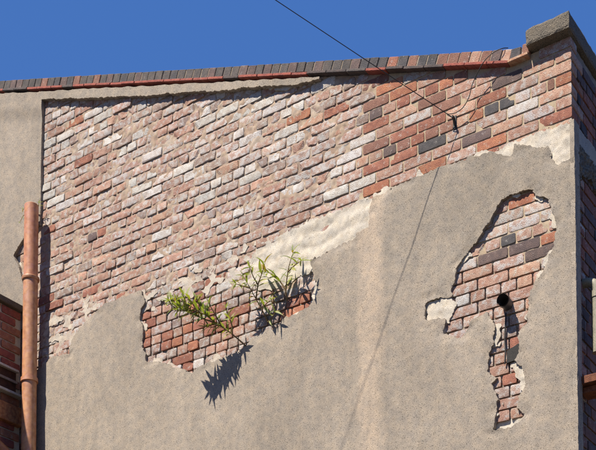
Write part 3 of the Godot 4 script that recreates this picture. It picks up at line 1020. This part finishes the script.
func tinted_box(lo: Vector3, hi: Vector3, bev: float, col: Color) -> ArrayMesh:
	var st := SurfaceTool.new(); st.begin(Mesh.PRIMITIVE_TRIANGLES)
	col.a = 1.0
	box_to(st, lo, hi, col, bev)
	var m := st.commit()
	# flat UVs for the brick textures
	var a := m.surface_get_arrays(0)
	var uv := PackedVector2Array()
	var o := Vector2(rng.randf(), rng.randf())
	for v in (a[Mesh.ARRAY_VERTEX] as PackedVector3Array): uv.append(Vector2(v.x + v.z * 0.7, -v.y + v.z * 0.3) * 1.6 + o)
	a[Mesh.ARRAY_TEX_UV] = uv
	var r := ArrayMesh.new(); r.add_surface_from_arrays(Mesh.PRIMITIVE_TRIANGLES, a)
	return r

# a block with worn, slightly uneven faces and chamfered edges
func kneeler_mesh(lo: Vector3, hi: Vector3) -> ArrayMesh:
	var bm := BoxMesh.new(); bm.size = hi - lo
	bm.subdivide_width = 10; bm.subdivide_height = 5; bm.subdivide_depth = 16
	var a := bm.get_mesh_arrays()
	var v: PackedVector3Array = a[Mesh.ARRAY_VERTEX]
	var half := (hi - lo) * 0.5
	var st := SurfaceTool.new(); st.begin(Mesh.PRIMITIVE_TRIANGLES)
	var c := (lo + hi) * 0.5
	var moved := []
	for p in v:
		var e := 0
		for q in 3:
			if absf(absf(p[q]) - half[q]) < 0.0005: e += 1
		var n := Vector3(nz.get_noise_3d(p.x * 9.0, p.y * 9.0, p.z * 9.0), nz.get_noise_3d(p.y * 9.0, p.z * 9.0, p.x * 9.0), nz.get_noise_3d(p.z * 9.0, p.x * 9.0, p.y * 9.0)) * 0.0016
		var w := p + c + n
		if e >= 2: w -= (p / half) * Vector3(0.004, 0.004, 0.004) * (1.0 + absf(nz.get_noise_3d(p.x * 25.0, p.y * 25.0, p.z * 25.0)) * 1.6)
		moved.append(w)
	for q in (a[Mesh.ARRAY_INDEX] as PackedInt32Array):
		st.set_smooth_group(-1)
		st.set_color(Color(0.66, 0.65, 0.62))
		st.add_vertex(moved[q])
	st.generate_normals()
	return st.commit()

# ------------------------------------------------------------------ lower building at the left
func build_annexe() -> void:
	var corner := on_z(24, 330)
	var xa := corner.x
	var top := on_z(23, 309).y
	var an := thing("brick_annexe", Vector3(xa, 0, 0), "low dark red brick annexe joined to the gable behind the soil pipe", "building")
	var turn := Transform3D(Basis(Vector3.UP, PI / 2), Vector3.ZERO)
	var floor_y := 5.0
	var open_top := on_z(20, 366).y
	var wall := part("wall", box_mesh(Vector3(-2.4, 0.0, -0.30), Vector3(-0.032, top - 0.06, -0.011), 0.0, Color(0.9, 0.85, 0.78)), M.mortar, an, turn)
	for k in range(0, 16):
		var yc := top - 0.06 - COURSE * (k + 0.5)
		if yc < 4.7: break
		var x := -0.036 - (0.06 if k % 2 else 0.0)
		while x > -1.2:
			var w := 0.2335
			var st := SurfaceTool.new(); st.begin(Mesh.PRIMITIVE_TRIANGLES)
			brick_to(st, Vector3.ZERO, w - 0.012, COURSE - 0.013, 0.03, 0.2, Color(1, 0.98, 0.95) * rng.randf_range(0.85, 1.0))
			st.generate_normals()
			part("brick", st.commit(), M["brick_" + pick(["tile", 0.5, "orange", 0.4, "brown", 0.1])], wall, Transform3D(Basis.IDENTITY, Vector3(x - w * 0.5, yc, rng.randf_range(-0.001, 0.001))))
			x -= w
	part("coping", box_mesh(Vector3(-2.4, top - 0.058, -0.34), Vector3(-0.032, top, 0.035), 0.008, Color(0.55, 0.52, 0.48)), M.stone, an, turn)
	# opening: frame, sill, its inner darkness painted on a flat board, and the timber beam below
	var y_a := on_z(20, 372, 0.1).y
	var y_b := on_z(20, 392, 0.1).y
	var fr := Node3D.new(); fr.name = "framed_opening"; an.add_child(fr)
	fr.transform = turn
	part("painted_recess", box_mesh(Vector3(-0.36, y_b, 0.002), Vector3(-0.10, y_a, 0.014), 0.002, Color(0.16, 0.13, 0.12)), M.timber, fr)
	part("frame", box_mesh(Vector3(-0.385, y_b - 0.02, 0.003), Vector3(-0.36, y_a + 0.02, 0.045), 0.003), M.paint, fr)
	part("frame", box_mesh(Vector3(-0.36, y_a, 0.003), Vector3(-0.09, y_a + 0.022, 0.045), 0.003), M.paint, fr)
	part("sill", box_mesh(Vector3(-0.40, y_b - 0.045, 0.003), Vector3(-0.05, y_b - 0.021, 0.07), 0.004), M.paint, fr)
	part("louvre", box_mesh(Vector3(-0.358, (y_a + y_b) * 0.5 - 0.012, 0.014), Vector3(-0.095, (y_a + y_b) * 0.5 + 0.012, 0.032), 0.003, Color(0.5, 0.45, 0.42)), M.paint, fr)
	var yl1 := on_z(20, 403, 0.15).y
	part("timber_beam", box_mesh(Vector3(-2.4, yl1 - 0.17, -0.2), Vector3(-0.045, yl1, 0.05), 0.006), M.timber, an, turn)

# ------------------------------------------------------------------ terracotta soil pipe
func build_soil_pipe() -> void:
	var d := 0.138
	var top := on_z(31.5, 205.5, d)
	var p := thing("soil_pipe", Vector3(top.x, 0, d), "tall terracotta-coloured soil pipe standing against the left end of the gable", "pipe")
	var r := 0.064
	var yc := on_z(30, 278, d).y
	var yb := on_z(28, 381, d).y
	# hollow upper length
	var st := SurfaceTool.new(); st.begin(Mesh.PRIMITIVE_TRIANGLES)
	lathe(st, [Vector2(r * 0.86, top.y - 0.4), Vector2(r * 0.86, top.y), Vector2(r - 0.003, top.y), Vector2(r, top.y - 0.004), Vector2(r, yc)], 28, Color(1.02, 0.90, 0.92))
	part("upper_pipe", st.commit(), M.pipe, p)
	st = SurfaceTool.new(); st.begin(Mesh.PRIMITIVE_TRIANGLES)
	lathe(st, [Vector2(r, yc + 0.002), Vector2(r + 0.014, yc - 0.002), Vector2(r + 0.016, yc - 0.012), Vector2(r + 0.013, yc - 0.028), Vector2(r + 0.003, yc - 0.036)], 28, Color(0.85, 0.8, 0.78))
	part("collar", st.commit(), M.pipe, p)
	st = SurfaceTool.new(); st.begin(Mesh.PRIMITIVE_TRIANGLES)
	lathe(st, [Vector2(r + 0.002, yc - 0.03), Vector2(r + 0.002, 0.0)], 28, Color(1.0, 0.98, 0.95))
	part("lower_pipe", st.commit(), M.pipe, p)
	var br := part("bracket", null, M.pipe, p)
	st = SurfaceTool.new(); st.begin(Mesh.PRIMITIVE_TRIANGLES)
	lathe(st, [Vector2(r + 0.002, yb + 0.022), Vector2(r + 0.013, yb + 0.018), Vector2(r + 0.014, yb - 0.018), Vector2(r + 0.002, yb - 0.022)], 28, Color(1.0, 0.92, 0.86))
	box_to(st, Vector3(-0.135, yb - 0.016, -0.045), Vector3(-0.055, yb + 0.016, -0.015), Color(0.9, 0.8, 0.74), 0.004)
	box_to(st, Vector3(-0.135, yb - 0.016, -d + 0.034), Vector3(-0.105, yb + 0.016, -0.046), Color(0.9, 0.8, 0.74), 0.004)
	br.mesh = st.commit()
	# branch that joins low down, coming from the annexe
	var bp := thing("branch_pipe", Vector3(top.x, 0, d), "terracotta branch pipe, shade painted in as dark brown, bending from the annexe into the soil pipe", "pipe")
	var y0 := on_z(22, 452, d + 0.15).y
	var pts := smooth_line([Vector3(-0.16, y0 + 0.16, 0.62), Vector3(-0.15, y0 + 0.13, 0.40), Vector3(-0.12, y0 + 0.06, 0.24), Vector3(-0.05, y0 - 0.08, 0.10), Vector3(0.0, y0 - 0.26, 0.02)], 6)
	part("bend", tube_mesh(pts, [0.055], 18, true, Color(0.55, 0.42, 0.36)), M.pipe, bp)  # terracotta tinted darker to paint in the shadow on the branch
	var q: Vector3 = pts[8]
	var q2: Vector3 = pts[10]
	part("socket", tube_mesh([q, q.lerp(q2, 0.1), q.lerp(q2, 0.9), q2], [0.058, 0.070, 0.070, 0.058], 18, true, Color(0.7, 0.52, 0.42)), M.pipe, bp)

func lathe(st: SurfaceTool, prof: Array, sides: int, col: Color) -> void:
	st.set_color(col)
	for i in prof.size() - 1:
		var a: Vector2 = prof[i]
		var b: Vector2 = prof[i + 1]
		var e := b - a
		var n2 := Vector2(-e.y, e.x).normalized()
		for k in sides:
			var a0 := TAU * k / sides
			var a1 := TAU * (k + 1) / sides
			var d0 := Vector3(cos(a0), 0, sin(a0))
			var d1 := Vector3(cos(a1), 0, sin(a1))
			var V := [d0 * a.x + Vector3(0, a.y, 0), d1 * a.x + Vector3(0, a.y, 0), d1 * b.x + Vector3(0, b.y, 0), d0 * b.x + Vector3(0, b.y, 0)]
			var N := [d0 * n2.x + Vector3(0, n2.y, 0), d1 * n2.x + Vector3(0, n2.y, 0)]
			var gn: Vector3 = (V[2] - V[0]).cross(V[1] - V[0])
			var order := [0, 1, 2, 0, 2, 3] if gn.dot(N[0]) > 0 else [0, 2, 1, 0, 3, 2]
			for q in order:
				st.set_normal(N[1] if (q == 1 or q == 2) else N[0])
				st.add_vertex(V[q])

# ------------------------------------------------------------------ things on the side wall
func build_side_fittings() -> void:
	var a := on_x(596.5, 290, 0.09)
	var p := thing("drainpipe", Vector3(0.09, 0, a.z), "pale greenish cream drainpipe on the dark side wall", "pipe")
	var y0 := on_x(596.5, 352, 0.09).y
	part("pipe", tube_mesh([Vector3(0, a.y - 0.02, 0), Vector3(0, y0, 0)], [0.034], 20), M.cream, p)
	var bend := smooth_line([Vector3(-0.09, a.y + 0.07, 0.0), Vector3(-0.05, a.y + 0.065, 0), Vector3(-0.01, a.y + 0.04, 0), Vector3(0, a.y - 0.015, 0)], 5)
	part("swan_neck", tube_mesh(bend, [0.031], 18), M.cream, p)
	part("socket", tube_mesh([Vector3(0, a.y - 0.012, 0), Vector3(0, a.y - 0.055, 0)], [0.039], 20), M.cream, p)
	var e := on_x(577.5, 381, 0.0)
	var l := thing("ledge_board", Vector3(0, 0, e.z), "reddish timber ledge sticking out of the side wall below the drainpipe", "ledge")
	part("board", box_mesh(Vector3(0.004, e.y - 0.028, -0.20), Vector3(0.75, e.y + 0.028, -0.004), 0.005, Color(0.40, 0.31, 0.29)), M.timber, l)
	part("batten", box_mesh(Vector3(0.004, e.y - 0.075, -0.17), Vector3(0.72, e.y - 0.030, -0.05), 0.004, Color(0.6, 0.5, 0.48)), M.timber, l)

# ------------------------------------------------------------------ black outlet pipe in the right-hand patch
func build_outlet() -> void:
	var c := on_z(508, 305, 0.0)
	var o := thing("outlet_pipe", c, "short black outlet pipe poking out of the broken patch", "pipe")
	var tip := on_z(503, 300, 0.10) - c
	var r := 0.039
	part("pipe", tube_mesh([Vector3(0, 0, -0.06), Vector3(0, 0, 0.02), tip * 0.6 + Vector3(0, 0, 0.0), tip], [r * 0.95, r, r, r * 1.02], 20, false), M.plastic, o)
	part("rim", tube_mesh([tip * 0.80, tip * 1.02], [r * 1.16], 20, false), M.plastic, o)
	part("bore", tube_mesh([tip * 0.99, tip * 0.35, tip * 0.34], [r * 0.86, r * 0.8, 0.001], 20, false), M.plastic, o)
	var w := thing("loose_wire", on_z(506, 318, 0.02), "thin dark wire hanging below the black outlet pipe", "wire")
	var b := w.position
	var pts := []
	for a in [[506, 313, 0.012], [505.5, 325, 0.016], [505, 340, 0.014], [505.5, 352, 0.02], [505, 364, 0.016]]: pts.append(on_z(a[0], a[1], a[2]) - b)
	part("wire", tube_mesh(smooth_line(pts, 4), [0.006], 6), M.rubber, w)
	# dark slate slip wedged in the gap
	var s := thing("slate_slip", on_z(514, 354, 0.006), "dark grey slip of slate wedged in the narrow part of the broken patch", "slate")
	var st := SurfaceTool.new(); st.begin(Mesh.PRIMITIVE_TRIANGLES)
	prism(st, [Vector2(-0.05, -0.055), Vector2(0.025, -0.05), Vector2(0.045, 0.01), Vector2(0.06, 0.065), Vector2(0.0, 0.045), Vector2(-0.045, 0.03)], 0.012, -0.004, Color(0.5, 0.5, 0.53))
	part("slip", st.commit(), M.slate, s)

# ------------------------------------------------------------------ overhead cable, its hook and the tail over the verge
func build_cables() -> void:
	var hook := on_z(452, 117, 0.055)
	var h := thing("wall_hook", on_z(455, 122, 0.0), "small black hook fixed in the gable bricks holding the overhead cable", "hook")
	var b := h.position
	part("plate", box_mesh(Vector3(-0.014, -0.055, -0.012), Vector3(0.014, 0.045, 0.006), 0.003), M.metal, h)
	part("eye", tube_mesh(smooth_line([Vector3(0, 0.02, 0.004), Vector3(0, 0.025, 0.035), hook - b, Vector3(0.01, -0.005, 0.05), Vector3(0.002, -0.03, 0.01)], 5), [0.006], 8), M.metal, h)
	# the cable rises outwards, over the yard, to a pole behind the camera
	var dir := cable_dir(hook)
	var c := thing("overhead_cable", hook, "black overhead cable running from the wall hook up across the sky", "cable")
	var pts := []
	var L := 14.0
	for i in 41:
		var s := pow(i / 40.0, 1.6) * L
		pts.append(dir * s + Vector3(0, -0.010 * s * (L - s) * 0.12, 0))
	part("cable", tube_mesh(pts, [0.0027], 8), M.rubber, c)
	var tl := thing("cable_tail", hook, "thin black cable looping from the hook up over the verge", "cable")
	var tp := []
	for a in [[452, 117, 0.055], [447, 114.5, 0.06], [455, 113, 0.05], [463, 107.5, 0.05], [469, 97, 0.055], [472.5, 84, 0.06], [479, 70, 0.075], [486, 59, 0.08], [495, 51.5, 0.065], [503, 48.3, 0.045], [508, 48, 0.0]]:
		tp.append(on_z(a[0], a[1], a[2]) - hook)
	part("cable", tube_mesh(smooth_line(tp, 5), [0.0030], 6), M.rubber, tl)

# direction of the cable: it is seen along the line to pixel (280, 0); its distance comes from where its shadow falls on the wall (through pixel (400, 290))
func cable_dir(hook: Vector3) -> Vector3:
	var sh := on_z(400, 290, 0.027)
	var best := Vector3.ZERO
	var err := 1e9
	for i in 400:
		var z := 0.1 + i * 0.02
		var q := on_z(280, 0, z)
		var d := (q - hook)
		# shadow of the line hook + d*s on the wall, at the height of sh
		var a := hook - SUN * (hook.z / SUN.z)
		var e := q - SUN * (q.z / SUN.z)
		var t := (sh.y - a.y) / (e.y - a.y)
		if t <= 0: continue
		var ex := absf(a.x + (e.x - a.x) * t - sh.x)
		if ex < err: err = ex; best = d.normalized()
	print("cable dir ", best, " err ", err)
	return best

# ------------------------------------------------------------------ self-sown shrubs
func leaf_mesh(len_: float, wid: float, droop: float, col: Color) -> ArrayMesh:
	var st := SurfaceTool.new(); st.begin(Mesh.PRIMITIVE_TRIANGLES)
	var n := 5
	var rows := []
	for i in n + 1:
		var t := float(i) / n
		var w := wid * 0.5 * pow(sin(PI * clampf(0.04 + t * 0.96, 0, 1)), 0.8) * (1.15 - 0.5 * t)
		var c := Vector3(0, -droop * len_ * t * t, -len_ * t)
		rows.append([c + Vector3(-w, w * 0.45, 0), c, c + Vector3(w, w * 0.45, 0)])
	for i in n:
		for s in 2:
			var a: Vector3 = rows[i][s]
			var b: Vector3 = rows[i][s + 1]
			var e: Vector3 = rows[i + 1][s + 1]
			var d: Vector3 = rows[i + 1][s]
			st.set_color(col * (1.0 if s == 0 else 0.94))
			for v in [a, d, b, b, d, e]: st.add_vertex(v)
	st.generate_normals()
	return st.commit()

func plant(called: String, label: String, stems: Array, leaf_len: float, per: int, seed_: int, dry := 0.1) -> void:
	rng.seed = seed_
	var root := on_z(stems[0][0][0], stems[0][0][1], stems[0][0][2])
	var p := thing(called, root, label, "plant", "self-sown plants on the gable")
	var greens := [Color(0.24, 0.28, 0.07), Color(0.31, 0.34, 0.13), Color(0.16, 0.20, 0.06), Color(0.36, 0.36, 0.11)]
	var meshes := []
	for i in 6: meshes.append(leaf_mesh(1.0, rng.randf_range(0.20, 0.30), rng.randf_range(0.05, 0.60), greens[i % 4]))
	meshes.append(leaf_mesh(1.0, 0.26, 0.5, Color(0.32, 0.22, 0.04)))
	meshes.append(leaf_mesh(1.0, 0.22, 0.3, Color(0.22, 0.25, 0.16)))
	for s in stems:
		var pts := []
		for a in s: pts.append(on_z(a[0], a[1], a[2]) - root)
		var line := smooth_line(pts, 6)
		var radii := []
		for i in line.size(): radii.append(lerpf(0.0065, 0.0020, float(i) / (line.size() - 1)))
		part("stem", tube_mesh(line, radii, 6), M.bark, p)
		var total := 0.0
		for i in line.size() - 1: total += line[i].distance_to(line[i + 1])
		var nodes := maxi(3, int(total * per))
		for q in nodes:
			var f := lerpf(0.28, 1.0, float(q) / (nodes - 1))
			var at_f := f * (line.size() - 1)
			var i0 := mini(int(at_f), line.size() - 2)
			var pos: Vector3 = line[i0].lerp(line[i0 + 1], at_f - i0)
			var t: Vector3 = (line[i0 + 1] - line[i0]).normalized()
			var side := t.cross(Vector3.UP if q % 2 else Vector3(0.3, 0.2, 1)).normalized()
			var up2 := t.cross(side).normalized()
			var dirs := [side, -side]
			if rng.randf() < 0.55: dirs.append(up2.lerp(side, 0.3) * (1.0 if rng.randf() < 0.5 else -1.0))
			if q == nodes - 1: dirs = [side, -side, t, t.cross(side), -t.cross(side)]
			for dv: Vector3 in dirs:
				if rng.randf() < 0.15: continue
				var dd := (dv + t * rng.randf_range(0.3, 0.9) + Vector3(rng.randf_range(-0.3, 0.3), rng.randf_range(-0.1, 0.5), rng.randf_range(-0.2, 0.4))).normalized()
				var L := leaf_len * rng.randf_range(0.4, 1.2) * (0.75 if q == nodes - 1 else 1.0)
				var bs := Basis.looking_at(dd, Vector3.UP.lerp(Vector3(0, 0, 1), 0.35).normalized()) * Basis(Vector3(0, 0, 1), rng.randf_range(-0.6, 0.6))
				var mi: int = rng.randi() % 6
				if rng.randf() < dry: mi = 6 + rng.randi() % 2
				part("leaf", meshes[mi], M.leaf, p, Transform3D(bs.scaled(Vector3.ONE * L), pos))

func build_plants() -> void:
	plant("buddleia_shrub", "leafy green shrub leaning far out from the lower edge of the broken patch", [
		[[247, 347, 0.02], [238, 339, 0.08], [228, 331, 0.14], [216, 323, 0.20], [204, 314, 0.27], [188, 305, 0.35], [176, 298, 0.40]],
		[[222, 327, 0.17], [217, 318, 0.21], [212, 309, 0.25], [208, 302, 0.28]],
		[[216, 323, 0.20], [204, 319, 0.25], [190, 313, 0.32], [176, 306, 0.38], [168, 302, 0.42]],
		[[232, 334, 0.12], [232, 326, 0.14], [229, 317, 0.17], [226, 308, 0.20]],
		[[204, 314, 0.27], [195, 311, 0.31], [184, 311, 0.34], [176, 311, 0.37]],
		[[226, 330, 0.15], [220, 325, 0.18], [213, 327, 0.20], [206, 327, 0.23]],
		[[196, 309, 0.31], [190, 300, 0.35], [184, 295, 0.38]],
		[[212, 320, 0.22], [202, 309, 0.28], [197, 300, 0.31]]], 0.105, 34, 101, 0.08)
	plant("buddleia_shrub", "upright spindly shrub growing beside the cream base coat", [
		[[287, 301, 0.01], [286, 290, 0.04], [287, 278, 0.07], [289, 266, 0.10], [293, 253, 0.13]],
		[[286, 290, 0.04], [279, 280, 0.07], [272, 274, 0.09], [266, 272, 0.11]],
		[[288, 272, 0.085], [295, 265, 0.12], [301, 261, 0.14]]], 0.105, 22, 102, 0.18)
	plant("buddleia_shrub", "bushy shrub rooted in the red bricks between the two other shrubs", [
		[[268, 322, 0.01], [262, 310, 0.06], [256, 299, 0.10], [250, 288, 0.14], [243, 276, 0.18]],
		[[262, 310, 0.06], [266, 304, 0.09], [271, 300, 0.10]],
		[[256, 299, 0.10], [258, 285, 0.14], [262, 273, 0.17], [265, 263, 0.19]],
		[[250, 288, 0.14], [243, 286, 0.18], [236, 284, 0.21]],
		[[258, 285, 0.14], [253, 276, 0.18], [250, 268, 0.20]],
		[[268, 322, 0.01], [272, 318, 0.05], [275, 312, 0.08]]], 0.10, 26, 103, 0.2)
	plant("wall_weed", "tiny green weed sprouting behind the top of the soil pipe", [
		[[36, 216, 0.03], [30, 216, 0.06], [24, 215, 0.10], [20, 222, 0.14]],
		[[36, 216, 0.03], [38, 208, 0.06], [39, 203, 0.08]],
		[[36, 216, 0.03], [30, 210, 0.05], [23, 209, 0.08]]], 0.045, 22, 104, 0.1)
